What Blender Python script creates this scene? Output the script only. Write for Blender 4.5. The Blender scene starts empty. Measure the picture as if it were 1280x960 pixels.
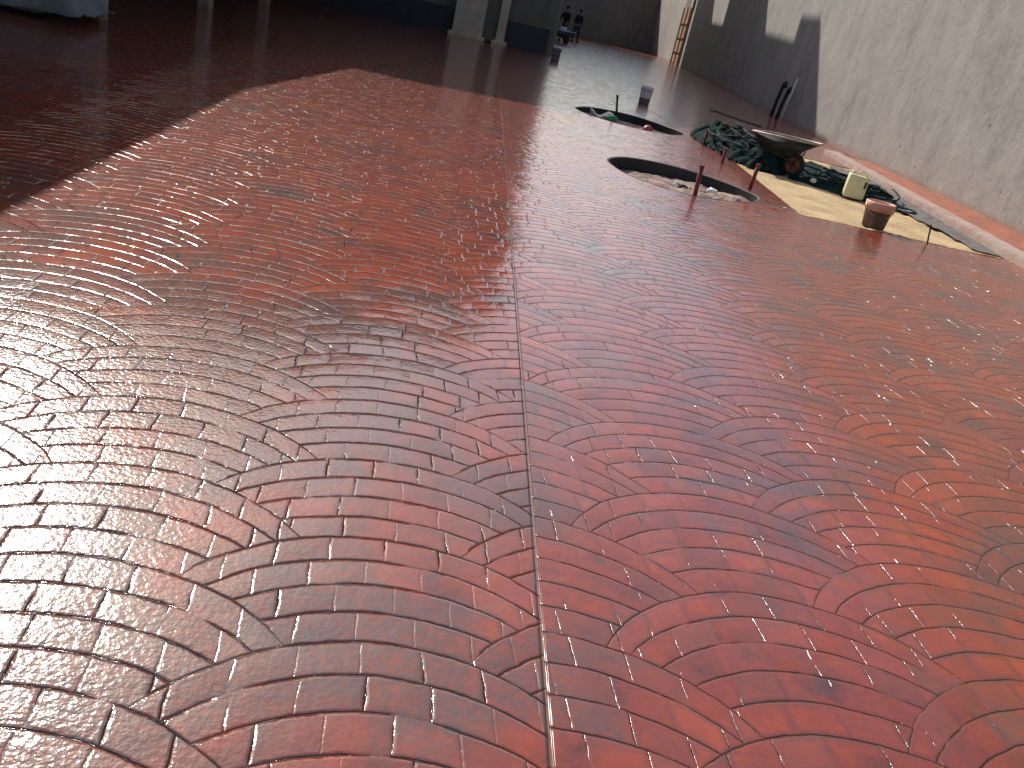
import bpy, bmesh, math, random
from mathutils import Vector, Matrix
random.seed(7)
R = math.radians
scene = bpy.context.scene
C = bpy.context.collection

# ------------------------------------------------------------------ camera
pitch, roll, CAMH = R(22.30), R(13.06), 1.45
fw = Vector((0, math.cos(pitch), -math.sin(pitch)))
r0 = Vector((1, 0, 0)); u0 = r0.cross(fw)
rr = math.cos(roll) * r0 + math.sin(roll) * u0
uu = -math.sin(roll) * r0 + math.cos(roll) * u0
cam = bpy.data.cameras.new('camera'); camo = bpy.data.objects.new('camera', cam); C.objects.link(camo)
M = Matrix((rr, uu, -fw)).transposed().to_4x4(); M.translation = (0, 0, CAMH)
camo.matrix_world = M
cam.sensor_width = 36; cam.lens = 36 * 1140 / 1280; cam.clip_start = 0.05; cam.clip_end = 3000
scene.camera = camo

# ------------------------------------------------------------------ light
SUN_AZ, SUN_EL = R(-34), R(35)
world = bpy.data.worlds.new('World'); scene.world = world; world.use_nodes = True
wn = world.node_tree; bg = wn.nodes['Background']
sky = wn.nodes.new('ShaderNodeTexSky'); sky.sky_type = 'NISHITA'; sky.sun_disc = False
sky.sun_elevation = SUN_EL; sky.sun_rotation = SUN_AZ; sky.air_density = 1.0; sky.dust_density = 2.2; sky.ozone_density = 0.9
wn.links.new(sky.outputs[0], bg.inputs[0]); bg.inputs[1].default_value = 0.145
sd = bpy.data.lights.new('sun', 'SUN'); sd.energy = 5.0; sd.angle = R(0.6); sd.color = (1.0, 0.95, 0.88)
so = bpy.data.objects.new('sun', sd); C.objects.link(so)
sdir = Vector((math.sin(SUN_AZ) * math.cos(SUN_EL), math.cos(SUN_AZ) * math.cos(SUN_EL), math.sin(SUN_EL)))
so.rotation_euler = sdir.to_track_quat('Z', 'Y').to_euler(); so.location = (-20, 30, 40)
scene.view_settings.view_transform = 'Standard'; scene.view_settings.look = 'None'
scene.view_settings.exposure = 0.16; scene.view_settings.gamma = 1.0
scene.view_settings.use_curve_mapping = False

# ------------------------------------------------------------------ node expression helper
class E:
    def __init__(s, nt, v): s.nt, s.v = nt, v
    def _m(s, op, *a, clamp=False):
        n = s.nt.nodes.new('ShaderNodeMath'); n.operation = op; n.use_clamp = clamp
        for i, x in enumerate((s,) + a):
            if isinstance(x, E): x = x.v
            if isinstance(x, (int, float)): n.inputs[i].default_value = x
            else: s.nt.links.new(x, n.inputs[i])
        return E(s.nt, n.outputs[0])
    def __add__(s, o): return s._m('ADD', o)
    __radd__ = __add__
    def __mul__(s, o): return s._m('MULTIPLY', o)
    __rmul__ = __mul__
    def __sub__(s, o): return s._m('SUBTRACT', o)
    def __rsub__(s, o): return (s * -1) + o
    def __truediv__(s, o): return s._m('DIVIDE', o)
    def floor(s): return s._m('FLOOR')
    def frac(s): return s - s.floor()
    def abs(s): return s._m('ABSOLUTE')
    def sqrt(s): return s._m('SQRT')
    def max(s, o): return s._m('MAXIMUM', o)
    def min(s, o): return s._m('MINIMUM', o)
    def lt(s, o): return s._m('LESS_THAN', o)
    def gt(s, o): return s._m('GREATER_THAN', o)
    def asin(s): return s._m('ARCSINE')
    def pow(s, o): return s._m('POWER', o)
    def sm(s, a, b, c=0.0, d=1.0):
        n = s.nt.nodes.new('ShaderNodeMapRange'); n.interpolation_type = 'SMOOTHSTEP'
        s.nt.links.new(s.v, n.inputs[0])
        for i, x in zip((1, 2, 3, 4), (a, b, c, d)): n.inputs[i].default_value = x
        return E(s.nt, n.outputs[0])
    def mix(s, a, b):   # s = factor
        return s * (b - a) + a
def comb(nt, x, y, z):
    n = nt.nodes.new('ShaderNodeCombineXYZ')
    for i, v in enumerate((x, y, z)):
        if isinstance(v, E): nt.links.new(v.v, n.inputs[i])
        else: n.inputs[i].default_value = v
    return n.outputs[0]
def noise(nt, vec, scale, detail=2, rough=.5, dist=0.0):
    n = nt.nodes.new('ShaderNodeTexNoise'); n.inputs['Scale'].default_value = scale
    n.inputs['Detail'].default_value = detail; n.inputs['Roughness'].default_value = rough
    n.inputs['Distortion'].default_value = dist
    nt.links.new(vec, n.inputs['Vector']); return E(nt, n.outputs['Fac']), n
def white(nt, vec):
    n = nt.nodes.new('ShaderNodeTexWhiteNoise'); n.noise_dimensions = '3D'; nt.links.new(vec, n.inputs['Vector'])
    s = nt.nodes.new('ShaderNodeSeparateColor'); nt.links.new(n.outputs['Color'], s.inputs[0])
    return [E(nt, s.outputs[i]) for i in range(3)]
def ramp(nt, fac, stops):
    n = nt.nodes.new('ShaderNodeValToRGB'); nt.links.new(fac.v, n.inputs[0])
    e = n.color_ramp.elements
    while len(e) < len(stops): e.new(0.5)
    for k, (p, c) in enumerate(stops): e[k].position = p; e[k].color = (*c, 1)
    return n.outputs[0]
def mixc(nt, fac, a, b):
    n = nt.nodes.new('ShaderNodeMix'); n.data_type = 'RGBA'
    if isinstance(fac, E): nt.links.new(fac.v, n.inputs[0])
    else: n.inputs[0].default_value = fac
    for i, v in ((6, a), (7, b)):
        if isinstance(v, tuple): n.inputs[i].default_value = (*v, 1)
        else: nt.links.new(v, n.inputs[i])
    return n.outputs[2]
def newmat(name):
    m = bpy.data.materials.new(name); m.use_nodes = True
    nt = m.node_tree; return m, nt, nt.nodes['Principled BSDF']
def geopos(nt):
    g = nt.nodes.new('ShaderNodeNewGeometry'); s = nt.nodes.new('ShaderNodeSeparateXYZ')
    nt.links.new(g.outputs['Position'], s.inputs[0])
    return g.outputs['Position'], [E(nt, s.outputs[i]) for i in range(3)]
def bump(nt, h, bs, strength=1.0, dist=1.0, coat=False):
    b = nt.nodes.new('ShaderNodeBump'); b.inputs['Strength'].default_value = strength
    b.inputs['Distance'].default_value = dist; nt.links.new(h.v, b.inputs['Height'])
    nt.links.new(b.outputs[0], bs.inputs['Normal'])
    if coat: nt.links.new(b.outputs[0], bs.inputs['Coat Normal'])
    return b

def simple(name, col, rough=.6, var=.25, scale=8, bmp=.002, metal=0.0, bscale=40, col2=None, spec=.5):
    """worn material: base colour broken by two noises, with a fine bump"""
    m, nt, b = newmat(name)
    tc = nt.nodes.new('ShaderNodeTexCoord').outputs['Object']
    n1, _ = noise(nt, tc, scale, 5, .6); n2, _ = noise(nt, tc, bscale, 3, .6)
    c2 = col2 or tuple(max(0, c * (1 - var * 1.6)) for c in col)
    c1 = tuple(min(1, c * (1 + var * .4)) for c in col)
    nt.links.new(ramp(nt, n1, [(.3, c2), (.62, c1)]), b.inputs['Base Color'])
    rg = n1 * .25 + (rough - .12); b.inputs['Specular IOR Level'].default_value = spec
    nt.links.new(rg.v, b.inputs['Roughness']); b.inputs['Metallic'].default_value = metal
    if bmp: bump(nt, n2 * bmp, b)
    return m

# ------------------------------------------------------------------ paving material: segmental arc setts stamped in concrete
def paving_material(name, plain=False):
    m, nt, b = newmat(name)
    pos, (X, Y, Z) = geopos(nt)
    # lattice frame
    bx, by = -0.19191, 0.98141
    ox, oy = 0.1781, 3.0662
    if not plain:
        w1, n1 = noise(nt, pos, 1.3, 2, .5); w2, n2 = noise(nt, pos, 9.0, 3, .6)
        s1 = nt.nodes.new('ShaderNodeSeparateColor'); nt.links.new(n1.outputs['Color'], s1.inputs[0])
        s2 = nt.nodes.new('ShaderNodeSeparateColor'); nt.links.new(n2.outputs['Color'], s2.inputs[0])
        wx = (E(nt, s1.outputs[0]) - .5) * .045 + (E(nt, s2.outputs[0]) - .5) * .016
        wy = (E(nt, s1.outputs[1]) - .5) * .045 + (E(nt, s2.outputs[1]) - .5) * .016
        px = X + wx - ox; py = Y + wy - oy
        a = px * by - py * bx            # across the fans
        v = px * bx + py * by            # along the fans
        # construction joint through (0.267,1.495) with direction (-.1076,.9942)
        jd = (X - 0.267) * 0.9942 + (Y - 1.495) * 0.1076
        left = jd.lt(0.0)
        a = a + left * 1.115; v = v + left * 1.076
        W, Rr, w = 0.7167, 0.60, 0.5641 / 5
        P = left.mix(0.5641, 0.45128)
        c0 = ((a - .52) / W).floor()
        res = []
        for k in (0, 1):
            c = c0 + float(k)
            dx = a - .52 - c * W
            g = (Rr * Rr - dx * dx).max(0.0004).sqrt() - Rr
            t = v - g
            T0 = c * P * .5 + .303
            q = (t - T0) / P
            kk = q._m('CEIL')
            T = T0 + kk * P
            bad = dx.abs().gt(.545)
            far = dx.abs().gt(left.mix(.53, .47))
            res.append(dict(far=far, c=c, dx=dx, t=t, kk=kk, T=T, Tp=T + bad * 10, bad=bad))
        A_, B_ = res
        winB = B_['Tp'].lt(A_['Tp'])
        sel = lambda n: winB.mix(A_[n], B_[n])
        T, t, dx, cc, kk = sel('T'), sel('t'), sel('dx'), sel('c'), sel('kk')
        oT, ot, obad = winB.mix(B_['T'], A_['T']), winB.mix(B_['t'], A_['t']), winB.mix(B_['far'], A_['far'])
        seam = ot - (oT - P) + obad * 10            # height above the top arc of the neighbouring fan
        depth = (T - t) / w
        ring = depth.floor(); fr = depth - ring
        r3 = white(nt, comb(nt, cc + left * 37, kk * 7 + ring, 3.3))
        sl = (dx / Rr)._m('MAXIMUM', -.99)._m('MINIMUM', .99).asin() * Rr
        sq = sl / .148 + r3[0]
        st = sq.floor(); fs = sq - st
        rid = white(nt, comb(nt, cc + left * 37, kk * 7 + ring, st))
        dr = fr.min(1 - fr) * w
        ds = fs.min(1 - fs) * .148
        # joints fade in places
        fade, _ = noise(nt, pos, 5.5, 2, .6)
        fadeS = fade.sm(.30, .50)
        fade2, _ = noise(nt, comb(nt, X + 31, Y + 17, Z), 3.2, 2, .5)
        ds2 = ds + left.mix(.0016, .0006) + (1 - fade2.sm(.38, .60)) * .006
        seam2 = seam.max(0.0) + .0008 + (1 - fade2.sm(.30, .5)) * .003
        d = dr.min(ds2).min(seam2)
        jw, _ = noise(nt, pos, 30, 3, .6)
        d = d + (jw - .5) * .0045
        groove = 1 - d.sm(0.0, .0042)
        shoulder = 1 - d.sm(0.0, .011)                 # 1 in joint
        line = 1 - d.sm(.0012, .0040)
        jda = jd.abs()
        jcut = 1 - jda.sm(.003, .008)
        near = Y.sm(6.0, 22.0, 1.0, .35)
    # mottling
    big, _ = noise(nt, pos, .9, 3, .55)
    mid, _ = noise(nt, pos, 4.2, 4, .6)
    fine, _ = noise(nt, pos, 38, 4, .65)
    micro, _ = noise(nt, pos, 170, 2, .6)
    col = ramp(nt, mid * .55 + big * .3 + fine * .15, [(.36, (.080, .024, .017)), (.45, (.20, .034, .015)), (.60, (.32, .050, .012))])
    tanp, _ = noise(nt, comb(nt, X + 5, Y * .35 + 9, Z), .5, 3, .5)
    if not plain:
        col = mixc(nt, rid[0].sm(.45, 1.0, 0, .34), col, (.10, .045, .036))
        col = mixc(nt, rid[1].sm(.4, 1.0, 0, .20), col, (.34, .075, .036))
        cl, _ = noise(nt, comb(nt, X + 3, Y + 8, Z), 1.9, 5, .62, .5)
        cl = cl + (X * -1).sm(-.5, .8, 0, .17) * Y.sm(3.0, 5.5, 1.0, -.3)
        patch = cl.sm(.48, .66, 0, .75) * fine.sm(.22, .6)
        col = mixc(nt, patch, col, (.075, .056, .050))
        col = mixc(nt, line * fadeS * .85, col, (.020, .012, .010))
        edge = (1 - d.sm(.004, .03)) * mid.sm(.45, .6) * .45
        col = mixc(nt, edge, col, (.05, .028, .024))
        col = mixc(nt, jcut * .8, col, (.20, .10, .07))
        jdark = (jd + .009).abs()
        col = mixc(nt, (1 - jdark.sm(.001, .004)) * .8, col, (.02, .012, .01))
    nt.links.new(col, b.inputs['Base Color'])
    b.inputs['Roughness'].default_value = .6
    b.inputs['Specular IOR Level'].default_value = .02
    b.inputs['Coat Weight'].default_value = 1.0 if not plain else .15
    b.inputs['Coat IOR'].default_value = 1.72
    if not plain:
        tex = (X * -1 + Y * -.15).sm(-.25, 1.0, .08, 1.0) * Y.sm(2.2, 4.5, 1.0, .2)
        dash, _ = noise(nt, pos, 8, 2, .6)
        cr = left.mix(.15, .05) + (mid - .5) * .05 + tex * .085 + shoulder * fadeS * dash.sm(.46, .60) * left.mix(.10, Y.sm(2.5, 7.0, .22, .50))
        nt.links.new(cr.max(.03).v, b.inputs['Coat Roughness'])
        pill = (fr - .5) * (fr - .5) * -.002 + (fs - .5) * (fs - .5) * -.0015
        tilt = (rid[1] - .5) * (fr - .5) * .0030 + (rid[2] - .5) * (fs - .5) * .0040
        lump, _ = noise(nt, pos, 14, 3, .55)
        lsh = left.mix(.6, 1.5)
        pebble, _ = noise(nt, pos, 62, 2, .5)
        h = groove * fadeS * -.0036 - shoulder * fadeS * lsh * .0010 + (pebble - .5) * tex * .0026 + pill + tilt + (lump - .5) * .0012 + (fine - .5) * .0005 + (micro - .5) * .00010 \
            + (big - .5) * .003 + (mid - .5) * .0026 - jcut * .005
        bump(nt, h, b, coat=True)
    else:
        b.inputs['Coat Roughness'].default_value = .3
        bump(nt, fine * .003, b, coat=True)
    return m

def wall_material(name, base=(.27, .245, .22)):
    m, nt, b = newmat(name)
    pos, (X, Y, Z) = geopos(nt)
    vs = comb(nt, X * 1.0, Y * 1.0, Z * .22)
    s1, _ = noise(nt, vs, 1.6, 5, .6, .4)        # run-down streaks
    s2, _ = noise(nt, pos, .7, 4, .6)
    s3, _ = noise(nt, pos, 11, 5, .65)
    s4, _ = noise(nt, pos, 2.6, 5, .65, .6)
    f = s1 * .30 + s2 * .22 + s3 * .2 + s4 * .28
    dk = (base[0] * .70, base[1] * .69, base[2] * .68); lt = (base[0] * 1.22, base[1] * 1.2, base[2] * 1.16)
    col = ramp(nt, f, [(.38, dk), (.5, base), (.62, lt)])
    # form board lines: lift seam every 1.25 m and board seams along the wall
    zz = (Z + (s2 - .5) * .05) / 1.25 + .62
    lift = 1 - (zz.frac() - .5).abs().sm(.002, .022)
    col = mixc(nt, lift * s1.sm(.45, .6) * .10, col, tuple(c * .55 for c in base))
    yy = (Y + X + (s2 - .5) * .06) / 1.22
    seam = 1 - (yy.frac() - .5).abs().sm(.002, .018)
    col = mixc(nt, seam * s3.sm(.4, .6) * .10, col, tuple(c * .6 for c in base))
    # air holes
    vo = nt.nodes.new('ShaderNodeTexVoronoi'); vo.inputs['Scale'].default_value = 3.1
    nt.links.new(pos, vo.inputs['Vector']); vd = E(nt, vo.outputs['Distance'])
    hole = 1 - vd.sm(.05, .10)
    pick = noise(nt, pos, 1.9, 1, .5)[0].gt(.565)
    col = mixc(nt, hole * pick * .8, col, (.05, .045, .04))
    # reddish stain splashed along the foot
    foot = (Z + (s3 - .5) * .25).sm(.02, .16, .5, 0.0)
    col = mixc(nt, foot, col, (.24, .10, .06))
    nt.links.new(col, b.inputs['Base Color']); b.inputs['Roughness'].default_value = .85
    b.inputs['Specular IOR Level'].default_value = .25
    h = s3 * .010 + s1 * .004 + s4 * .012 - hole * pick * .01
    bump(nt, h, b)
    return m

MAT = {}
MAT['paving'] = paving_material('stamped_red_concrete')
MAT['wall'] = wall_material('cast_concrete')
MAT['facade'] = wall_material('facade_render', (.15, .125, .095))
MAT['dark_wall'] = wall_material('old_render', (.24, .21, .17))
MAT['shade_band'] = simple('shade_band_black', (.03, .03, .032), .7, .3, 3)  # near-black of the added shade band, also on the shelter's rear wall
MAT['pillar'] = simple('pillar_stone', (.50, .38, .26), .8, .15, 2)
MAT['kerb'] = simple('kerb_concrete', (.33, .26, .22), .85, .25, 5, .004, col2=(.30, .17, .13))
MAT['strip'] = simple('red_slab', (.33, .095, .045), .75, .3, 3, .004, col2=(.17, .075, .05))
MAT['sand'] = simple('yellow_sand', (.50, .37, .19), .95, .22, 2.6, .02, bscale=40, col2=(.36, .24, .13))
MAT['gravel'] = simple('grey_gravel', (.17, .15, .14), .9, .4, 9, .02, bscale=60)
MAT['soil'] = simple('pit_soil', (.32, .22, .18), .95, .45, 5, .03, bscale=22)
MAT['earth'] = simple('earth', (.16, .12, .09), .95, .3, 2)
MAT['pit_black'] = simple('pit_shade_black', (.018, .017, .018), .55, .2, 8)  # shade on the pits' inner walls, put in as black
MAT['rust'] = simple('rusty_steel', (.20, .035, .02), .7, .4, 20)
MAT['dark_steel'] = simple('dark_steel', (.022, .021, .022), .75, .3, 20)
MAT['steel'] = simple('galvanised', (.45, .45, .45), .4, .3, 20, metal=.8)
MAT['netting'] = simple('green_netting', (.010, .026, .022), .95, .5, 14, .01, spec=.12)
MAT['hose'] = simple('green_hose', (.008, .030, .027), .75, .3, 20, 0, spec=.15)
MAT['tray'] = simple('barrow_tray', (.055, .055, .045), .5, .4, 6)
MAT['tray_rim'] = simple('tray_rim', (.50, .36, .27), .45, .3, 9)
MAT['rubber'] = simple('tyre_rubber', (.02, .018, .017), .8, .3, 12)
MAT['rim_red'] = simple('wheel_rim', (.22, .06, .03), .6, .4, 12)
MAT['jerry'] = simple('yellow_plastic', (.80, .74, .42), .45, .12, 5, .001)
MAT['buck_brown'] = simple('stained_bucket', (.15, .085, .07), .6, .4, 7)
MAT['buck_rim'] = simple('bucket_rim', (.66, .34, .22), .5, .15, 7)
MAT['paint'] = simple('dried_paint', (.72, .62, .56), .6, .15, 12)
MAT['white_plastic'] = simple('white_plastic', (.62, .58, .53), .5, .15, 7)
MAT['grey_plastic'] = simple('grey_plastic', (.16, .16, .17), .5, .25, 7)
MAT['timber'] = simple('orange_timber', (.52, .25, .13), .65, .25, 5)
MAT['dark_timber'] = simple('dark_timber', (.06, .025, .018), .7, .3, 5)
MAT['white_paint'] = simple('white_paint', (.8, .8, .78), .5, .08, 7)
MAT['tarp'] = simple('white_tarpaulin', (.34, .35, .33), .5, .2, 3, .01)
MAT['green'] = simple('bright_green_plastic', (.02, .20, .07), .4, .2, 7)
MAT['red_ball'] = simple('dull_red_plastic', (.33, .05, .05), .5, .2, 7)
MAT['skin'] = simple('skin', (.30, .16, .10), .6, .1, 9, 0)
MAT['shirt_dark'] = simple('dark_cloth', (.02, .022, .03), .9, .3, 9)
MAT['trousers_grey'] = simple('grey_cloth', (.16, .15, .14), .9, .3, 9)
MAT['trousers_blue'] = simple('blue_cloth', (.045, .05, .07), .9, .3, 9)
MAT['hair'] = simple('hair', (.012, .010, .009), .7, .2, 20, 0)
MAT['glass'] = simple('window_glass', (.03, .035, .04), .12, .1, 1, 0)
MAT['frame'] = simple('window_frame', (.35, .33, .30), .6, .15, 5)
MAT['roofing'] = simple('roof_slab', (.28, .27, .25), .85, .2, 2)

# ------------------------------------------------------------------ mesh helpers
def link(name, bm, mat, parent=None, smooth=False):
    me = bpy.data.meshes.new(name); bmesh.ops.recalc_face_normals(bm, faces=bm.faces[:])
    bm.to_mesh(me); bm.free()
    for m in (mat if isinstance(mat, (list, tuple)) else [mat]): me.materials.append(MAT[m])
    if smooth:
        for p in me.polygons: p.use_smooth = True
    o = bpy.data.objects.new(name, me); C.objects.link(o)
    if parent: o.parent = parent
    return o
def root(name, label, cat, loc=(0, 0, 0), rz=0, group=None):
    o = bpy.data.objects.new(name, None); C.objects.link(o); o.location = loc; o.rotation_euler = (0, 0, rz)
    o.empty_display_size = .1
    return tag(o, label, cat, group)
def tag(o, label, cat, group=None, kind=None):
    if label: o['label'] = label
    if cat: o['category'] = cat
    if group: o['group'] = group
    if kind: o['kind'] = kind
    return o
def structure(name, bm, mat, label=None, smooth=False):
    o = link(name, bm, mat, smooth=smooth); o['kind'] = 'structure'
    if label: o['label'] = label; o['category'] = name.replace('_', ' ')
    return o
def box(bm, c, s, bev=0.0, rot=None):
    t = bmesh.new(); bmesh.ops.create_cube(t, size=1)
    bmesh.ops.scale(t, vec=s, verts=t.verts)
    if bev: bmesh.ops.bevel(t, geom=t.edges[:], offset=bev, segments=2, affect='EDGES', profile=.6)
    if rot: bmesh.ops.rotate(t, cent=(0, 0, 0), matrix=Matrix.Rotation(rot[1], 3, rot[0]), verts=t.verts)
    bmesh.ops.translate(t, vec=c, verts=t.verts)
    me = bpy.data.meshes.new('t'); t.to_mesh(me); t.free(); bm.from_mesh(me); bpy.data.meshes.remove(me)
def lathe(bm, prof, seg=24, c=(0, 0, 0), axis='Z', caps=True):
    rings = []
    for (r, z) in prof:
        ring = []
        for k in range(seg):
            a = 2 * math.pi * k / seg
            p = (r * math.cos(a), r * math.sin(a), z)
            if axis == 'Y': p = (p[0], p[2], p[1])
            ring.append(bm.verts.new((p[0] + c[0], p[1] + c[1], p[2] + c[2])))
        rings.append(ring)
    for i in range(len(rings) - 1):
        for k in range(seg):
            bm.faces.new((rings[i][k], rings[i][(k + 1) % seg], rings[i + 1][(k + 1) % seg], rings[i + 1][k]))
    if caps:
        bm.faces.new(rings[0][::-1]); bm.faces.new(rings[-1])
def tube(bm, pts, rad, seg=8, closed=False):
    pts = [Vector(p) for p in pts]; n = len(pts); rings = []; up = Vector((0, 0, 1))
    rads = rad if isinstance(rad, (list, tuple)) else [rad] * n
    for i, p in enumerate(pts):
        if closed: d = pts[(i + 1) % n] - pts[i - 1]
        else: d = pts[min(i + 1, n - 1)] - pts[max(i - 1, 0)]
        d.normalize()
        s = d.cross(up)
        if s.length < .05: s = d.cross(Vector((1, 0, 0)))
        s.normalize(); q = s.cross(d)
        rings.append([bm.verts.new(p + (s * math.cos(2 * math.pi * k / seg) + q * math.sin(2 * math.pi * k / seg)) * rads[i]) for k in range(seg)])
    for i in range(n if closed else n - 1):
        a, b_ = rings[i], rings[(i + 1) % n]
        for k in range(seg): bm.faces.new((a[k], a[(k + 1) % seg], b_[(k + 1) % seg], b_[k]))
    if not closed: bm.faces.new(rings[0][::-1]); bm.faces.new(rings[-1])
def prism(bm, poly, lo, hi, plane='XY'):
    """poly extruded from lo to hi; plane tells which two axes poly gives"""
    f = {'XY': lambda p, t: (p[0], p[1], t), 'XZ': lambda p, t: (p[0], t, p[1]), 'YZ': lambda p, t: (t, p[0], p[1])}[plane]
    a = [bm.verts.new(f(p, lo)) for p in poly]; b_ = [bm.verts.new(f(p, hi)) for p in poly]
    n = len(poly); bm.faces.new(a[::-1]); bm.faces.new(b_)
    for i in range(n): bm.faces.new((a[i], a[(i + 1) % n], b_[(i + 1) % n], b_[i]))

# ------------------------------------------------------------------ ground and paving
bm = bmesh.new(); s = 600
bm.faces.new([bm.verts.new(p) for p in ((-s, -s, -.4), (s, -s, -.4), (s, s, -.4), (-s, s, -.4))])
structure('ground', bm, 'earth')

def smooth_loop(P, n=72):
    out = []; m = len(P)
    for i in range(m):
        p0, p1, p2, p3 = [Vector(P[(i + k - 1) % m]) for k in range(4)]
        for j in range(n // m + 1):
            t = j / (n // m + 1)
            out.append(.5 * ((2 * p1) + (-p0 + p2) * t + (2 * p0 - 5 * p1 + 4 * p2 - p3) * t * t + (-p0 + 3 * p1 - 3 * p2 + p3) * t ** 3))
    return out
pit1 = smooth_loop([(-.01, 16.49), (.20, 17.15), (.49, 17.45), (.76, 17.56), (1.09, 17.51), (1.34, 17.27), (1.64, 16.9), (1.91, 16.39), (1.80, 15.93), (1.54, 15.57), (1.09, 15.36), (.66, 15.47), (.21, 15.85)])
pit2 = smooth_loop([(.5, 10.96), (.63, 11.38), (.83, 11.62), (1.1, 11.74), (1.4, 11.74), (1.7, 11.6), (1.98, 11.33), (2.17, 11.03), (2.27, 10.70), (2.12, 10.26), (1.79, 9.92), (1.4, 9.75), (1.05, 9.86), (.75, 10.12), (.58, 10.5)])
sand_poly = [(2.64, 10.17), (5.02, 10.36), (5.02, 17.0), (2.06, 16.9), (2.36, 14.9), (2.50, 12.6)]
# the slab: one sheet with the two pits and the unpaved bed left open
bm = bmesh.new()
outer = [(-60, -40), (60, -40), (60, 400), (-60, 400)]
edges = []
for loop in (outer, pit1, pit2, sand_poly):
    vs = [bm.verts.new((p[0], p[1], 0)) for p in loop]
    edges += [bm.edges.new((vs[i], vs[(i + 1) % len(vs)])) for i in range(len(vs))]
bmesh.ops.triangle_fill(bm, edges=edges, use_beauty=True)
# drop any fill inside the holes
def inside(p, loop):
    c = False; n = len(loop)
    for i in range(n):
        a, b_ = loop[i], loop[(i + 1) % n]
        if (a[1] > p[1]) != (b_[1] > p[1]) and p[0] < (b_[0] - a[0]) * (p[1] - a[1]) / (b_[1] - a[1]) + a[0]: c = not c
    return c
kill = [f for f in bm.faces if any(inside(f.calc_center_median(), L) for L in (pit1, pit2, sand_poly))]
bmesh.ops.delete(bm, geom=kill, context='FACES_ONLY')
for f in bm.faces:
    if f.normal.z < 0: f.normal_flip()
be = [e for e in bm.edges if len(e.link_faces) == 1 and abs(e.verts[0].co.x) < 20]
g = bmesh.ops.extrude_edge_only(bm, edges=be)
bmesh.ops.translate(bm, vec=(0, 0, -.2), verts=[v for v in g['geom'] if isinstance(v, bmesh.types.BMVert)])
structure('paved_floor', bm, 'paving')

def patch(name, poly, z, mat, amp, step=.06, seed=1, label=None, bank=0.0, kind='structure', slope=0.0):
    """lumpy sheet filling a polygon; bank raises it towards the rim"""
    bm = bmesh.new(); rnd = random.Random(seed)
    xs = [p[0] for p in poly]; ys = [p[1] for p in poly]
    from mathutils import noise as mn
    nx = int((max(xs) - min(xs)) / step) + 1; ny = int((max(ys) - min(ys)) / step) + 1
    V = {}
    def vert(i, j):
        if (i, j) not in V:
            x = min(xs) + i * step; y = min(ys) + j * step
            h = mn.fractal(Vector((x * 2.2, y * 2.2, seed)), 1.0, 2.0, 4) * amp
            if bank:
                dmin = min((Vector((x, y)) - Vector((q[0], q[1]))).length for q in poly)
                h += bank * max(0, 1 - dmin / .45)
            h += slope * (max(ys) - y) / (max(ys) - min(ys))
            V[i, j] = bm.verts.new((x, y, z + h))
        return V[i, j]
    for i in range(nx):
        for j in range(ny):
            cx, cy = min(xs) + (i + .5) * step, min(ys) + (j + .5) * step
            if inside((cx, cy), poly): bm.faces.new((vert(i, j), vert(i + 1, j), vert(i + 1, j + 1), vert(i, j + 1)))
    o = link(name, bm, mat, smooth=True); o['kind'] = kind
    return o
grow = lambda P, k: [tuple(Vector((sum(q[0] for q in P) / len(P), sum(q[1] for q in P) / len(P))) * (1 - k) + Vector((p[0], p[1])) * k) for p in P]
patch('soil', grow(pit1, 1.0), -.13, 'soil', .03, step=.04, seed=3, slope=.05)
patch('soil', grow(pit2, .995), -.165, 'soil', .060, step=.03, seed=5, slope=.155)
sp = [(2.45, 10.0), (5.1, 10.2), (5.1, 17.2), (1.9, 17.2), (2.2, 14.9), (2.38, 12.6)]
patch('sand_bed', sp, -.012, 'sand', .018, step=.07, seed=8)
rs = random.Random(21)
def ragged(a, b, n, w0, w1):
    out = []
    a, b = Vector(a), Vector(b); nrm = Vector(((b - a).y, -(b - a).x)).normalized()
    for k in range(n + 1): out.append(a.lerp(b, k / n) + nrm * rs.uniform(w0, w1) * (1 if k % 3 else .3))
    return [tuple(p) for p in out]
spill = ragged((2.66, 10.18), (5.0, 10.365), 60, .004, .075) + ragged((5.0, 10.40), (2.70, 10.22), 4, 0, .01)
tag(patch('sand_spill', spill, .003, 'sand', .004, step=.018, seed=14, kind='stuff'), 'thin ragged spill of sand along the lower edge of the sand bed', 'sand')
spill = ragged((2.36, 14.9), (2.50, 12.6), 50, -.02, .07)[::1]
spill = [(p[0], p[1]) for p in ragged((2.48, 12.6), (2.64, 10.2), 55, -.002, -.065)] + [(2.66, 10.2), (2.53, 12.6)]
tag(patch('sand_spill', spill, .003, 'sand', .004, step=.018, seed=15, kind='stuff'), 'thin ragged spill of sand along the left edge of the sand bed', 'sand')
# thin drift of grey gravel lying beside the kerb
patch('gravel', [(4.5, 12.3), (4.66, 11.2), (4.72, 10.38), (5.0, 10.4), (5.0, 16.5), (4.5, 16.5), (4.35, 14)], .016, 'gravel', .016, seed=11)
# kerb and red strip by the wall
bm = bmesh.new()
prism(bm, [(5.11, 3), (5.40, 3), (5.28, 19), (4.99, 19)], -.05, .088)
bmesh.ops.bevel(bm, geom=[e for e in bm.edges if e.verts[0].co.z > 0 and e.verts[1].co.z > 0], offset=.018, segments=2, affect='EDGES')
structure('kerb', bm, 'kerb')
bm = bmesh.new(); prism(bm, [(5.30, -2), (7, -2), (7, 19), (5.2, 19)], -.02, .035)
structure('wall_foot_strip', bm, 'strip')

# ------------------------------------------------------------------ walls and buildings
WH = 5.2
bm = bmesh.new()
foot = [(6.62, -4), (6.28, 12.8), (5.88, 20), (5.33, 58), (5.0, 66), (4.25, 73.2)]
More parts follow.
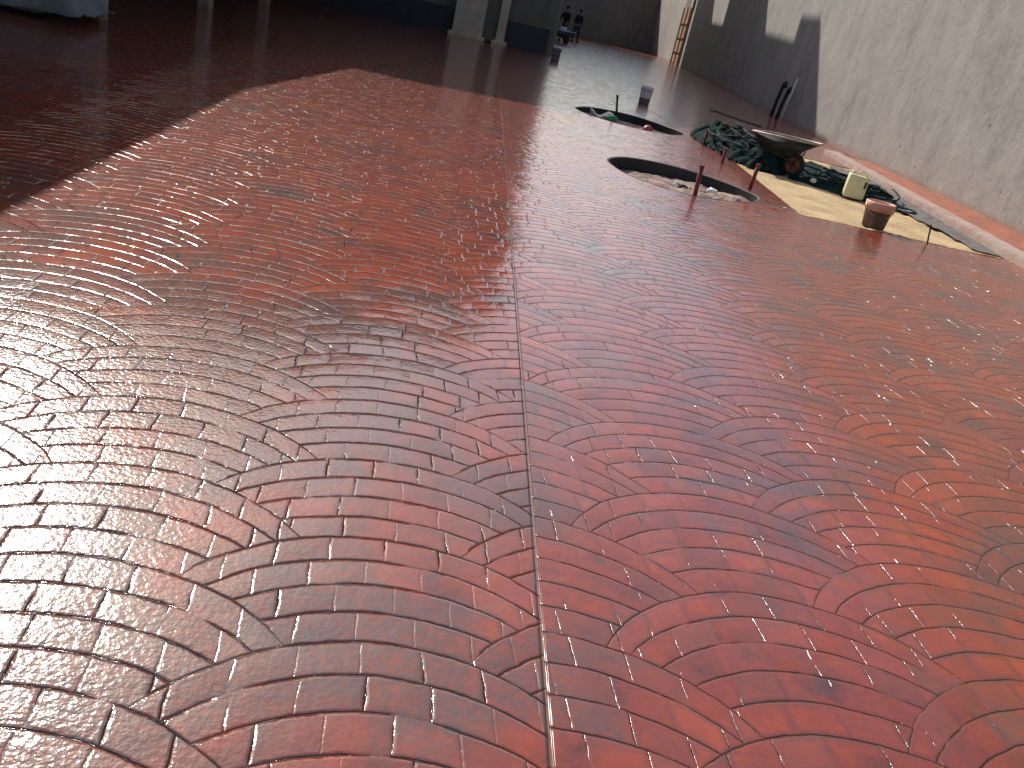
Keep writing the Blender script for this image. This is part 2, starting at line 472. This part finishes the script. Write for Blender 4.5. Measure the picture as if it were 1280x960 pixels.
# profile bends slightly with the yard
vsA = [bm.verts.new((x, y, -.3)) for x, y in foot]; vsB = [bm.verts.new((x, y, WH)) for x, y in foot]
vsC = [bm.verts.new((x + .35, y, WH)) for x, y in foot]; vsD = [bm.verts.new((x + .35, y, -.3)) for x, y in foot]
for i in range(len(foot) - 1):
    for A1, A2 in ((vsA, vsB), (vsB, vsC), (vsC, vsD)): bm.faces.new((A1[i], A1[i + 1], A2[i + 1], A2[i]))
for i in (0, -1): bm.faces.new((vsA[i], vsB[i], vsC[i], vsD[i]))
tag(link('boundary_wall', bm, 'wall'), 'tall streaked grey concrete wall running down the right side of the yard', 'wall')
bm = bmesh.new(); box(bm, (.8, 73.6, 1.9), (7.6, .4, 4.6), .01)
tag(link('end_wall', bm, 'dark_wall'), 'dark shaded wall closing the far end of the yard', 'wall')

# main building, facade towards the camera at Y = 33
bld = root('main_building', 'large shaded building with an added dark shade band at its foot behind the far shadow', 'building', (-12, 33, 0))
def ch(name, bm, mat, par, smooth=False):
    bmesh.ops.translate(bm, vec=-Vector(par.location), verts=bm.verts) if par.type == 'EMPTY' and par.rotation_euler.z == 0 else None
    return link(name, bm, mat, par, smooth)
bm = bmesh.new()
prism(bm, [(-40, -.3), (-1.3, -.3), (-1.3, 9.0), (-3.7, 10.5), (-11.6, 14.8), (-15.2, 15.6), (-40, 15.6)], 33.0, 35.95, 'XZ')
prof = [(36, -.3), (36, 10.9), (37.2, 11.65), (39.5, 11.65), (39.5, 10.95), (46, 11.05), (46.0, 12.6), (48.5, 14.2), (54.5, 14.2), (54.5, 11.0), (61.0, 11.0), (61.0, 12.6), (63, 15), (66.5, 15), (66.5, 8.0), (71.3, 8.0), (71.3, -.3)]
prof = [(a_ + (1.9 if 0 < k_ < len(prof) - 1 else (0 if k_ == 0 else 1.9)), b_ + (1.6 if b_ > 0 else 0)) for k_, (a_, b_) in enumerate(prof)]
prof[0] = (35.9, -.3); prof[1] = (35.9, 10.6)
prism(bm, prof, -14, -2.6, 'YZ')
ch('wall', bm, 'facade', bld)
bm = bmesh.new(); box(bm, (-20.7, 32.94, .4), (38.5, .1, .82), .01)  # added dark band for the shadow and dark things along the facade foot
ch('shade_band', bm, 'shade_band', bld)
def window(x, z, w_=1.3, h_=1.4):
    bm = bmesh.new()
    for dx in (-w_ / 2, 0, w_ / 2): box(bm, (x + dx, 32.955, z), (.07, .08, h_), .005)
    for dz in (-h_ / 2, h_ / 2): box(bm, (x, 32.955, z + dz), (w_ + .07, .075, .07), .005)
    w0 = ch('window', bm, 'frame', bld)
    bm = bmesh.new(); box(bm, (x, 32.985, z), (w_, .02, h_))
    bmesh.ops.translate(bm, vec=-Vector(bld.location), verts=bm.verts)
    link('pane', bm, 'glass', w0)
for x in (-26, -22.5, -19, -15.5, -12, -8.5):
    for z in (4.4, 8.0): window(x, z)
# portal in front of the facade
por = root('stone_portal', 'pale stone portal of two pillars on ledges before the dark facade', 'portal', (-3.7, 32.6, 0))
def pil(x0, x1, y0, y1):
    bm = bmesh.new(); box(bm, ((x0 + x1) / 2, (y0 + y1) / 2, 1.6), (x1 - x0, y1 - y0, 3.0), .02)
    p = ch('pillar', bm, 'pillar', por)
    bm = bmesh.new(); box(bm, ((x0 + x1) / 2, (y0 + y1) / 2, .055), (x1 - x0 + .22, y1 - y0 + .2, .13), .02)
    bmesh.ops.translate(bm, vec=-Vector(por.location), verts=bm.verts)
    link('ledge', bm, 'pillar', p)
pil(-4.62, -3.62, 32.3, 32.8); pil(-3.15, -2.88, 32.4, 32.8)
bm = bmesh.new(); box(bm, (-3.75, 32.55, 3.25), (2.0, .6, .3), .02); ch('lintel', bm, 'pillar', por)
bm = bmesh.new(); box(bm, (-3.39, 32.72, 1.55), (.46, .06, 3.05), .004); ch('door_panel', bm, 'facade', por)

# canopy on the left
can = root('canopy', 'low flat roofed shelter in deep shade along the left side', 'canopy', (-9, 10, 0))
def edgeX(y): return -5.75 + .155 * (8.8 - y)
bm = bmesh.new(); prism(bm, [(-16, 2), (edgeX(2), 2), (edgeX(14.6), 14.6), (-6.6, 32.9), (-16, 32.9)], 3.78, 3.98)
ch('roof', bm, 'roofing', can)
bm = bmesh.new(); box(bm, (-12.2, 17.5, 1.75), (.3, 30.6, 4.05)); ch('rear_wall', bm, 'shade_band', can)
for y in (7.0, 13.25, 19.5, 26):
    bm = bmesh.new(); box(bm, (min(edgeX(y), -6.0) - .42, y, 1.85), (.24, .24, 3.86), .01); ch('post', bm, 'dark_wall', can)

# tall dark patch objects far right of the end wall: timber door in the wall
dr = root('timber_door', 'narrow orange timber door standing at the far end of the grey wall', 'door', (5.12, 58.4, 0), R(-78))
dr.scale = (1.55, 1, 1)
bm = bmesh.new(); box(bm, (0, 0, 1.62), (1.0, .06, 3.2), .01); link('leaf', bm, 'timber', dr)
for x in (-.47, -.02, .40):
    bm = bmesh.new(); box(bm, (x, -.045, 1.62), (.085, .03, 3.16), .006); link('batten', bm, 'dark_timber', dr)
for z in (.7, 1.5, 2.3):
    bm = bmesh.new(); box(bm, (-.02, -.07, z), (.9, .02, .06), .004); link('hinge_bar', bm, 'dark_timber', dr)
bm = bmesh.new(); box(bm, (.1, 0, 3.45), (1.0, .1, .42), .01); link('lintel', bm, 'dark_wall', dr)
bm = bmesh.new(); box(bm, (.50, -.08, 3.6), (.12, .06, .75), .01); link('jamb_post', bm, 'white_paint', dr)

# ------------------------------------------------------------------ pits: black rings, shade of the inner walls put into their colour
def ring(poly, label, loc):
    bm = bmesh.new(); n = len(poly)
    cx = sum(p[0] for p in poly) / n; cy = sum(p[1] for p in poly) / n
    L = []
    for p in poly:
        d = Vector((p[0] - cx, p[1] - cy)); u = d.normalized()
        i0 = (d - u * .012); o0 = d + u * .012
        L.append([bm.verts.new((cx + q[0] - loc[0], cy + q[1] - loc[1], z)) for q, z in ((i0, -.2), (i0, -.004), (o0, .003), (o0, -.006))])
    for i in range(n):
        a, b_ = L[i], L[(i + 1) % n]
        for k in range(3): bm.faces.new((a[k], a[k + 1], b_[k + 1], b_[k]))
    o = link('pit_shade_ring', bm, 'pit_black', smooth=False); o.location = (*loc, 0)
    return tag(o, label, 'pit shade ring', 'black rings for the shaded walls of the open pits')
ring(pit1, 'black ring for the shaded inner wall of the farther oval pit, with a green scrap inside', (.95, 16.5))
ring(pit2, 'black ring for the shaded inner wall of the nearer oval pit with pale rubble inside', (1.4, 10.75))
# rubble in the near pit
rn = random.Random(4)
def stone(loc, r, mat, name, label, cat, group=None, seed=0):
    bm = bmesh.new(); bmesh.ops.create_icosphere(bm, subdivisions=2, radius=r)
    q = random.Random(seed)
    for v in bm.verts: v.co *= q.uniform(.75, 1.2); v.co.z *= .7
    o = link(name, bm, mat); o.location = loc; return tag(o, label, cat, group)
stone((1.74, 10.72, -.05), .055, 'white_paint', 'stone', 'white stone lying in the nearer pit', 'stone', seed=3)
stone((1.35, 10.55, -.09), .10, 'pit_black', 'clod', 'dark flat clod of earth in the middle of the nearer pit', 'clod', seed=5)
stone((1.95, 10.35, -.07), .09, 'soil', 'clod', 'brown clod of earth at the right end of the nearer pit', 'clod', seed=6)
bm = bmesh.new()
tube(bm, [(1.72 + .02 * k, 10.45 + .06 * math.sin(k * .9), -.06 + .01 * (k % 3)) for k in range(-18, 4)], .012, 6)
tag(link('root_piece', bm, 'dark_timber'), 'crooked brown root lying across the nearer pit', 'root')
# things in the far pit
bm = bmesh.new(); lathe(bm, [(.05, 0), (.06, .02), (.06, .15), (.035, .19), (.02, .20), (.02, .22)], 16)
bmesh.ops.rotate(bm, cent=(0, 0, 0), matrix=Matrix.Rotation(R(80), 3, 'Y'), verts=bm.verts)
o = link('green_bottle', bm, 'green', smooth=True); o.location = (.52, 15.95, -.02); tag(o, 'bright green plastic container lying in the farther pit', 'bottle')
bm = bmesh.new(); bmesh.ops.create_grid(bm, x_segments=8, y_segments=6, size=.5)
for v in bm.verts: v.co = Vector((v.co.x * .5, v.co.y * .4, .05 * math.sin(v.co.x * 9) + .04 * math.cos(v.co.y * 13)))
bmesh.ops.solidify(bm, geom=bm.faces[:], thickness=.006)
o = link('pale_rag', bm, 'paint', smooth=True); o.location = (.50, 16.28, -.02); tag(o, 'pale crumpled sheet just behind the green container in the pit', 'rag')
bm = bmesh.new(); bmesh.ops.create_uvsphere(bm, u_segments=20, v_segments=14, radius=.09)
o = link('red_ball', bm, 'red_ball', smooth=True); o.location = (1.27, 16.15, -.07); tag(o, 'dull red ball inside the farther pit', 'ball')

# ------------------------------------------------------------------ stakes
def stake(base, top, rad, label, mat='rust', group='rusty stakes driven in by the pits'):
    rt = root('stake', label, 'stake', base, 0, group)
    b_, t_ = Vector((0, 0, -.08)), Vector(top)
    bm = bmesh.new(); tube(bm, [b_, b_.lerp(t_, .5), t_], rad, 8); link('shaft', bm, mat, rt, True)
    bm = bmesh.new(); d = (t_ - b_).normalized()
    tube(bm, [t_ - d * .03, t_ + d * .012], rad * 1.14, 8); link('cap', bm, mat, rt)
    return rt
stake((2.12, 15.19, 0), (.00, 0, .24), .020, 'rusty stake at the far tip of the dark netting, the most distant of four')
stake((2.17, 13.25, 0), (.0, 0, .20), .022, 'short rusty stake on the edge of the sand bed')
stake((2.24, 11.21, 0), (.02, .0, .30), .024, 'rusty stake at the right end of the nearer pit')
stake((1.44, 9.83, -.12), (-.02, 0, .42), .024, 'rusty stake standing inside the nearer pit')
stake((.78, 17.35, -.13), (-.1, 0, .42), .020, 'thin black rod standing in the farther pit', 'dark_steel', None)
stake((4.07, 10.13, 0), (-.03, .05, .19), .009, 'thin dark pin at the lower edge of the sand bed', 'dark_steel', None)

# ------------------------------------------------------------------ buckets and cans
def jerrycan(loc, rz):
    t = root('jerrycan', 'pale yellow plastic can standing on the sand beside the hose', 'jerrycan', loc, rz)
    bm = bmesh.new()
    w_, d_, h_ = .135, .10, .315
    box(bm, (0, 0, h_ / 2), (w_ * 2, d_ * 2, h_), .028)
    for v in bm.verts:
        if v.co.z > h_ * .8: v.co.x *= .97; v.co.z -= .02 * (v.co.x > .06)
    link('body', bm, 'jerry', t, True)
    bm = bmesh.new(); lathe(bm, [(.028, h_ - .01), (.028, h_ + .03), (.022, h_ + .035)], 14, (-.09, 0, 0)); link('cap', bm, 'jerry', t, True)
    bm = bmesh.new(); tube(bm, [(-.03, 0, h_ - .01), (-.01, 0, h_ + .035), (.07, 0, h_ + .035), (.10, 0, h_ - .02)], .012, 8); link('handle', bm, 'jerry', t, True)
    bm = bmesh.new(); box(bm, (.10, -d_ - .001, h_ * .64), (.03, .006, .09), .002); link('level_mark', bm, 'dark_timber', t)
jerrycan((3.91, 12.75, 0), R(-8))
def bucket(loc, h_, r0_, r1_, body, rimm, fill, label, cat='bucket', handle=True, lid=False, upside=False):
    t = root('bucket', label, cat, loc)
    bm = bmesh.new()
    lathe(bm, [(r0_ * .9, 0), (r0_, .008), (r1_, h_)], 28)
    for f in [f for f in bm.faces if len(f.verts) > 4 and f.calc_center_median().z > h_ * .9]: bm.faces.remove(f)
    link('body', bm, body, t, True)
    bm = bmesh.new()
    lathe(bm, [(r1_ - .006, h_ - .09), (r1_ + .004, h_ - .09), (r1_ + .007, h_), (r1_ - .004, h_ + .006), (r1_ - .010, h_ - .002), (r1_ - .012, h_ - .09)], 28, caps=False)
    link('rim', bm, rimm, t, True)
    bm = bmesh.new(); lathe(bm, [(.001, h_ - .035), (r1_ * .8, h_ - .03), (r1_ - .013, h_ - .04)], 28, caps=False); link('contents' if not lid else 'lid', bm, fill, t, True)
    if handle:
        bm = bmesh.new()
        tube(bm, [((r1_ + .01) * math.cos(a), -.02 - (r1_ * .75) * math.sin(a) * .9, h_ - .03 - .12 * math.sin(a)) for a in [math.pi * k / 14 for k in range(15)]], .004, 6)
        link('handle', bm, 'steel', t, True)
    return t
bucket((3.54, 10.46, 0), .28, .125, .155, 'buck_brown', 'buck_rim', 'paint', 'stained brown bucket with orange rim on the lower edge of the sand')
bucket((1.43, 21.15, 0), .36, .118, .132, 'grey_plastic', 'white_plastic', 'white_plastic', 'pale bucket with dark foot standing beyond the farther pit', lid=True, handle=False)
MAT['white_plastic']
t2 = bucket((-.98, 30.1, 0), .40, .13, .14, 'grey_plastic', 'grey_plastic', 'paint', 'small grey bucket alone on the far paving', lid=True, handle=False)
# pale upper sleeve of the far bucket
bm = bmesh.new(); lathe(bm, [(.126, .12), (.138, .345)], 28, caps=False)
for o_ in bpy.data.objects:
    if o_.get('label', '').startswith('pale bucket'): link('wrap', bm, 'white_plastic', o_, True)

# ------------------------------------------------------------------ wheelbarrow
def wheelbarrow(loc, rz, label, sc=1.0, tray='tray', rim='tray_rim'):
    t = root('wheelbarrow', label, 'wheelbarrow', loc, rz)   # +X is the front (wheel), origin under the wheel axle
    t.scale = (sc, sc, sc)
    # tray: sloping sides, lofted rectangle rings
    def loft(bm, rings, cap=True):
        R_ = []
        for (x0, x1, hw, z0, z1) in rings:
            ring = []
            for (x, y, z) in ((x0, -hw, z0), (x1, -hw * .82, z1), (x1 + .02, 0, z1), (x1, hw * .82, z1), (x0, hw, z0), (x0 - .02, 0, z0)):
                ring.append(bm.verts.new((x, y, z)))
            R_.append(ring)
        n = 6
        for i in range(len(R_) - 1):
            for k in range(n): bm.faces.new((R_[i][k], R_[i][(k + 1) % n], R_[i + 1][(k + 1) % n], R_[i + 1][k]))
        if cap: bm.faces.new(R_[0][::-1])
        return R_
    bm = bmesh.new()
    loft(bm, [(-.55, -.10, .18, .30, .32), (-.64, .05, .24, .40, .44), (-.76, .30, .31, .58, .62)])
    bmesh.ops.solidify(bm, geom=bm.faces[:], thickness=-.006)
    link('tray', bm, tray, t, True)
    bm = bmesh.new()
    tube(bm, [(-.76, -.31, .58), (-.2, -.295, .605), (.30, -.255, .62), (.325, 0, .622), (.30, .255, .62), (-.2, .295, .605), (-.76, .31, .58), (-.79, 0, .578)], .016, 8, closed=True)
    link('tray_rim', bm, rim, t, True)
    for s_ in (-1, 1):
        bm = bmesh.new()
        tube(bm, [(.06, s_ * .06, .19), (-.15, s_ * .13, .28), (-.75, s_ * .24, .36), (-1.30, s_ * .29, .56)], .017, 8)
        link('handle_bar', bm, 'dark_steel', t, True)
        bm = bmesh.new(); tube(bm, [(-1.19, s_ * .281, .52), (-1.33, s_ * .293, .571)], .023, 8); link('grip', bm, 'rubber', t, True)
        bm = bmesh.new()
        tube(bm, [(-.50, s_ * .19, .33), (-.62, s_ * .21, .02), (-.74, s_ * .22, .02), (-.80, s_ * .23, .37)], .015, 8)
        link('leg', bm, 'dark_steel', t, True)
        bm = bmesh.new(); tube(bm, [(.0, s_ * .06, .19), (.10, s_ * .10, .45)], .012, 6); link('fork', bm, 'dark_steel', t, True)
    bm = bmesh.new(); lathe(bm, [(.12, -.035), (.165, -.045), (.19, -.025), (.195, 0), (.19, .025), (.165, .045), (.12, .035)], 28, (0, 0, .195), 'Y', caps=False)
    wh = link('wheel', bm, 'rubber', t, True)
    bm = bmesh.new(); lathe(bm, [(.03, -.05), (.035, -.03), (.11, -.03), (.125, -.038), (.125, .038), (.11, .03), (.035, .03), (.03, .05)], 28, (0, 0, .195), 'Y')
    link('rim', bm, 'rim_red', wh, True)
    return t
wheelbarrow((3.22, 13.60, 0), R(-32), 'dark wheelbarrow with pale tray rim standing among the netting on the sand', .84)

# ------------------------------------------------------------------ netting heap and hose coil
from mathutils import noise as mn
def heap(name, poly, hmax, mat, label, cat, seed, step=.035):
    bm = bmesh.new(); V = {}
    xs = [p[0] for p in poly]; ys = [p[1] for p in poly]
    def dist(p):
        best = 9
        for i in range(len(poly)):
            a, b_ = Vector(poly[i]), Vector(poly[(i + 1) % len(poly)]); ab = b_ - a
            t = max(0, min(1, (p - a).dot(ab) / ab.length_squared)); best = min(best, (p - a - ab * t).length)
        return best
    def vert(i, j):
        if (i, j) not in V:
            p = Vector((min(xs) + i * step, min(ys) + j * step)); d = dist(p) if inside(p, poly) else 0
            e = min(1, d / .3) ** .6
            q = Vector((p.x * 3, p.y * 3, seed))
            h = hmax * e * (.6 + .7 * abs(mn.noise(q)) + .5 * abs(mn.noise(q * 2.3)) + .10 * abs(mn.noise(q * 5.0)))
            V[i, j] = bm.verts.new((p.x + .05 * mn.noise(q * 2), p.y + .05 * mn.noise(q * 2.3), h - .012))
        return V[i, j]
    for i in range(int((max(xs) - min(xs)) / step) + 1):
        for j in range(int((max(ys) - min(ys)) / step) + 1):
            if inside((min(xs) + (i + .5) * step, min(ys) + (j + .5) * step), poly):
                bm.faces.new((vert(i, j), vert(i + 1, j), vert(i + 1, j + 1), vert(i, j + 1)))
    o = link(name, bm, mat, smooth=True); return tag(o, label, cat)
heap('netting_heap', [(2.02, 16.6), (2.05, 15.6), (2.22, 14.7), (2.36, 13.9), (2.62, 13.5), (3.05, 13.45), (3.35, 14.1), (3.5, 15.2), (3.1, 16.6), (2.5, 17.0)], .30, 'netting',
     'crumpled heap of dark green netting behind the stakes', 'netting', 2)
heap('plastic_sheet', [(3.15, 13.35), (3.55, 12.95), (4.0, 12.72), (4.5, 12.5), (4.75, 12.7), (4.7, 13.8), (4.45, 15.3), (4.2, 16.2), (3.75, 16.0), (3.5, 14.6)], .09, 'netting',
     'low dark green sheet spread between the wheelbarrow and the kerb', 'sheet', 9)
def coil(c, rx, ry, turns, z0, seed, label, ang=0.0, lift=.13):
    rnd = random.Random(seed); pts = []
    n = turns * 26; ph = [rnd.uniform(0, 6.28) for _ in range(6)]
    for k in range(n):
        a = 2 * math.pi * k / 26; tt = k / 26
        rs = 1 + .22 * math.sin(tt * 1.7 + ph[0]) + .10 * math.sin(tt * 4.3 + ph[1])
        x = rx * rs * math.cos(a) + .14 * math.sin(tt * .9 + ph[2]); y = ry * rs * math.sin(a) + .16 * math.sin(tt * 1.3 + ph[3])
        z = z0 + lift * (.5 + .5 * math.sin(a * 1.0 + tt * 2.1 + ph[4])) * (tt / turns) + .014
        pts.append((c[0] + x * math.cos(ang) - y * math.sin(ang), c[1] + x * math.sin(ang) + y * math.cos(ang), z))
    bm = bmesh.new(); tube(bm, pts, .013, 6)
    return tag(link('garden_hose', bm, 'hose', smooth=True), label, 'hose', 'dark green hoses piled on the sand')
coil((2.75, 14.6), .42, .75, 9, .16, 3, 'tangled dark green hose on top of the netting heap', R(15), .20)
coil((4.05, 13.5), .42, .55, 10, .05, 5, 'coiled dark green hose lying behind the yellow can', R(20), .14)
coil((4.45, 12.75), .16, .22, 3, .0, 8, 'small loop of hose at the right of the yellow can', 0, .03)
stone((3.45, 13.16, .06), .05, 'white_paint', 'pale_scrap', 'small white scrap on the hose by the wheel', 'scrap', seed=9)

# ------------------------------------------------------------------ pipes against the wall
for (x, y, top, mat, lab) in ((5.50, 27.7, .95, 'dark_steel', 'black bent pipe leaning on the wall, left of the pair'),
                              (5.53, 27.0, .85, 'dark_steel', 'black bent pipe leaning on the wall, next to the pale stick')):
    bm = bmesh.new()
    tube(bm, [(x, y, 0), (x + .03, y, top * .5), (x + .08, y, top - .1), (x + .09, y - .06, top), (x + .09, y - .22, top + .02), (x + .08, y - .32, top - .1)], .05, 8)
    tag(link('bent_pipe', bm, mat, smooth=True), lab, 'pipe', 'bent pipes leaning on the grey wall')
bm = bmesh.new(); tube(bm, [(5.48, 26.2, 0), (5.62, 26.3, 1.15)], .028, 8)
tag(link('stick', bm, 'paint', smooth=True), 'pale straight stick leaning on the wall beside the black pipes', 'stick')
# cable on the floor near the wall
bm = bmesh.new(); tube(bm, [(3.3 + .12 * k, 24.2 - .26 * k + .1 * math.sin(k), .012) for k in range(9)], .02, 6)
tag(link('cable', bm, 'dark_steel', smooth=True), 'black cable lying on the shaded floor before the wall', 'cable')
stone((2.78, 18.7, .02), .045, 'dark_timber', 'clod', 'small dark lump on the paving between pit and wall', 'clod', seed=12)
bm = bmesh.new(); box(bm, (2.98, 16.95, .02), (.5, .035, .03), .004, ('Z', R(-28)))
bm.verts.ensure_lookup_table()
tag(link('wood_strip', bm, 'timber'), 'thin orange wooden strip lying beyond the netting', 'strip')

# ------------------------------------------------------------------ covered stack on the left
st = root('covered_stack', 'pale sheet draped over stacked bags under the left shelter', 'covered stack', (-7.9, 12.2, 0), R(12))
rnd = random.Random(2)
for i in range(3):
    for j in range(2):
        for k in range(2):
            bm = bmesh.new(); box(bm, (-.95 + i * .78, -.28 + j * .55, .14 + k * .22), (.72, .46, .2), .08)
            link('bag', bm, 'tarp', st, True)
bm = bmesh.new(); nx, ny = 46, 26; G = {}
for i in range(nx + 1):
    for j in range(ny + 1):
        x = -1.5 + 3.0 * i / nx; y = -.85 + 1.7 * j / ny
        e = max(abs(x) / 1.4, abs(y + .0) / .72)
        top = .60 + .07 * mn.noise(Vector((x * 2, y * 2, 3)))
        z = top if e < .88 else max(.10 + .10 * abs(mn.noise(Vector((x * 5, y * 5, 1)))), top - (e - .88) * 3.2)
        z += .03 * mn.noise(Vector((x * 7, y * 7, 5)))
        G[i, j] = bm.verts.new((x, y, z))
for i in range(nx):
    for j in range(ny): bm.faces.new((G[i, j], G[i + 1, j], G[i + 1, j + 1], G[i, j + 1]))
bmesh.ops.solidify(bm, geom=bm.faces[:], thickness=.006)
link('cover_sheet', bm, 'tarp', st, True)

# ------------------------------------------------------------------ workers far away
def skin(name, chains, mat, parent, sub=2):
    """chains: list of lists of (point, radius); joined where points coincide; first point is the root"""
    vs = []; es = []; idx = {}
    for ch_ in chains:
        prev = None
        for p, r_ in ch_:
            k = tuple(round(c, 4) for c in p)
            if k not in idx: idx[k] = len(vs); vs.append((p, r_))
            i = idx[k]
            if prev is not None and prev != i: es.append((prev, i))
            prev = i
    me = bpy.data.meshes.new(name); me.from_pydata([v[0] for v in vs], es, []); me.materials.append(MAT[mat])
    o = bpy.data.objects.new(name, me); C.objects.link(o)
    if parent: o.parent = parent
    md = o.modifiers.new('Skin', 'SKIN'); md.use_smooth_shade = True
    sv = me.skin_vertices[0].data
    for i, (p, r_) in enumerate(vs): sv[i].radius = (r_, r_) if not isinstance(r_, tuple) else r_
    sv[0].use_root = True
    ss = o.modifiers.new('Sub', 'SUBSURF'); ss.levels = sub; ss.render_levels = sub
    return o
def worker(loc, rz, label, trousers, lean=0.0, reach=False, legs=.12):
    t = root('person', label, 'person', loc, rz, 'workers at the far end of the yard')
    hip = (0, 0, .95); ches = (0, .02 + lean * .5, 1.28); neck = (0, .03 + lean, 1.47)
    head1 = (0, .05 + lean, 1.60); head2 = (0, .06 + lean, 1.70)
    ar = []
    for s_ in (-1, 1):
        sh = (s_ * .18, .02 + lean * .9, 1.42)
        el = (s_ * .24, .02 + lean + (.10 if reach else 0), 1.15)
        wr = (s_ * .22, .08 + lean + (.22 if reach else 0), .92)
        hd = (s_ * .21, .10 + lean + (.26 if reach else 0), .84)
        ar.append((sh, el, wr, hd))
    chains = [[(hip, .13), (ches, .145), (neck, .055), (head1, .085), (head2, .085)]]
    for sh, el, wr, hd in ar: chains.append([(ches, .145), (sh, .062), (el, .043), (wr, .028), (hd, .036)])
    for s_ in (-1, 1):
        chains.append([(hip, .13), ((s_ * .09, 0, .88), .09), ((s_ * legs, .03, .48), .058), ((s_ * (legs + .02), 0, .08), .038), ((s_ * (legs + .03), .15, .035), .034)])
    body = skin('body', chains, 'skin', t)
    for s_ in (-1, 1):      # fingers
        hd = ar[0 if s_ < 0 else 1][3]
        for f in range(4):
            bm = bmesh.new(); y = hd[1] + (-.03 + f * .02)
            tube(bm, [(hd[0], y, hd[2]), (hd[0], y + .01, hd[2] - .06), (hd[0] - s_ * .012, y + .012, hd[2] - .09)], [.009, .008, .006], 6)
            link('finger', bm, 'skin', body, True)
    c1 = [[((hip[0], hip[1], hip[2] + .0), .15), (ches, .165), ((0, .03 + lean, 1.45), .085)]]
    for sh, el, wr, hd in ar: c1.append([(ches, .165), (sh, .078), (el, .058), (tuple(Vector(el).lerp(Vector(wr), .75)), .042)])
    skin('shirt', c1, 'shirt_dark', t)
    c2 = [[((0, 0, .97), .15)]]
    for s_ in (-1, 1): c2.append([((0, 0, .97), .15), ((s_ * .09, 0, .87), .108), ((s_ * legs, .03, .48), .078), ((s_ * (legs + .02), 0, .10), .062)])
    skin('trousers', c2, trousers, t)
    bm = bmesh.new(); bmesh.ops.create_uvsphere(bm, u_segments=16, v_segments=10, radius=.105)
    for v in bm.verts: v.co.z *= .8
    bmesh.ops.translate(bm, vec=(0, .035 + lean, 1.745), verts=bm.verts); link('hair', bm, 'hair', t, True)
    bm = bmesh.new(); lathe(bm, [(.004, 0), (.016, -.03), (.012, -.045)], 8, (0, .155 + lean, 1.67)); link('nose', bm, 'skin', body, True)
    for s_ in (-1, 1):
        bm = bmesh.new(); bmesh.ops.create_uvsphere(bm, u_segments=8, v_segments=6, radius=.012)
        bmesh.ops.translate(bm, vec=(s_ * .035, .135 + lean, 1.685), verts=bm.verts); link('eye', bm, 'hair', body, True)
        bm = bmesh.new(); box(bm, (s_ * (legs + .03), .07, .045), (.10, .28, .09), .03); link('shoe', bm, 'dark_timber', t, True)
    return t
worker((-1.60, 53.5, 0), R(160), 'worker in dark shirt and grey trousers standing by the far wheelbarrow', 'trousers_grey', .06, True)
worker((-1.02, 58.0, 0), R(-150), 'worker in dark clothes standing against the far end wall', 'trousers_blue', .03, False, .16)
b2 = wheelbarrow((-1.25, 49.0, 0), R(35), 'far wheelbarrow in front of the two workers', 1.0, 'grey_plastic', 'steel')
bm = bmesh.new(); box(bm, (-1.50, 48.8, .66), (.34, .28, .22), .06)
tag(link('white_bag', bm, 'white_paint', smooth=True), 'white bag resting in the far wheelbarrow', 'bag')
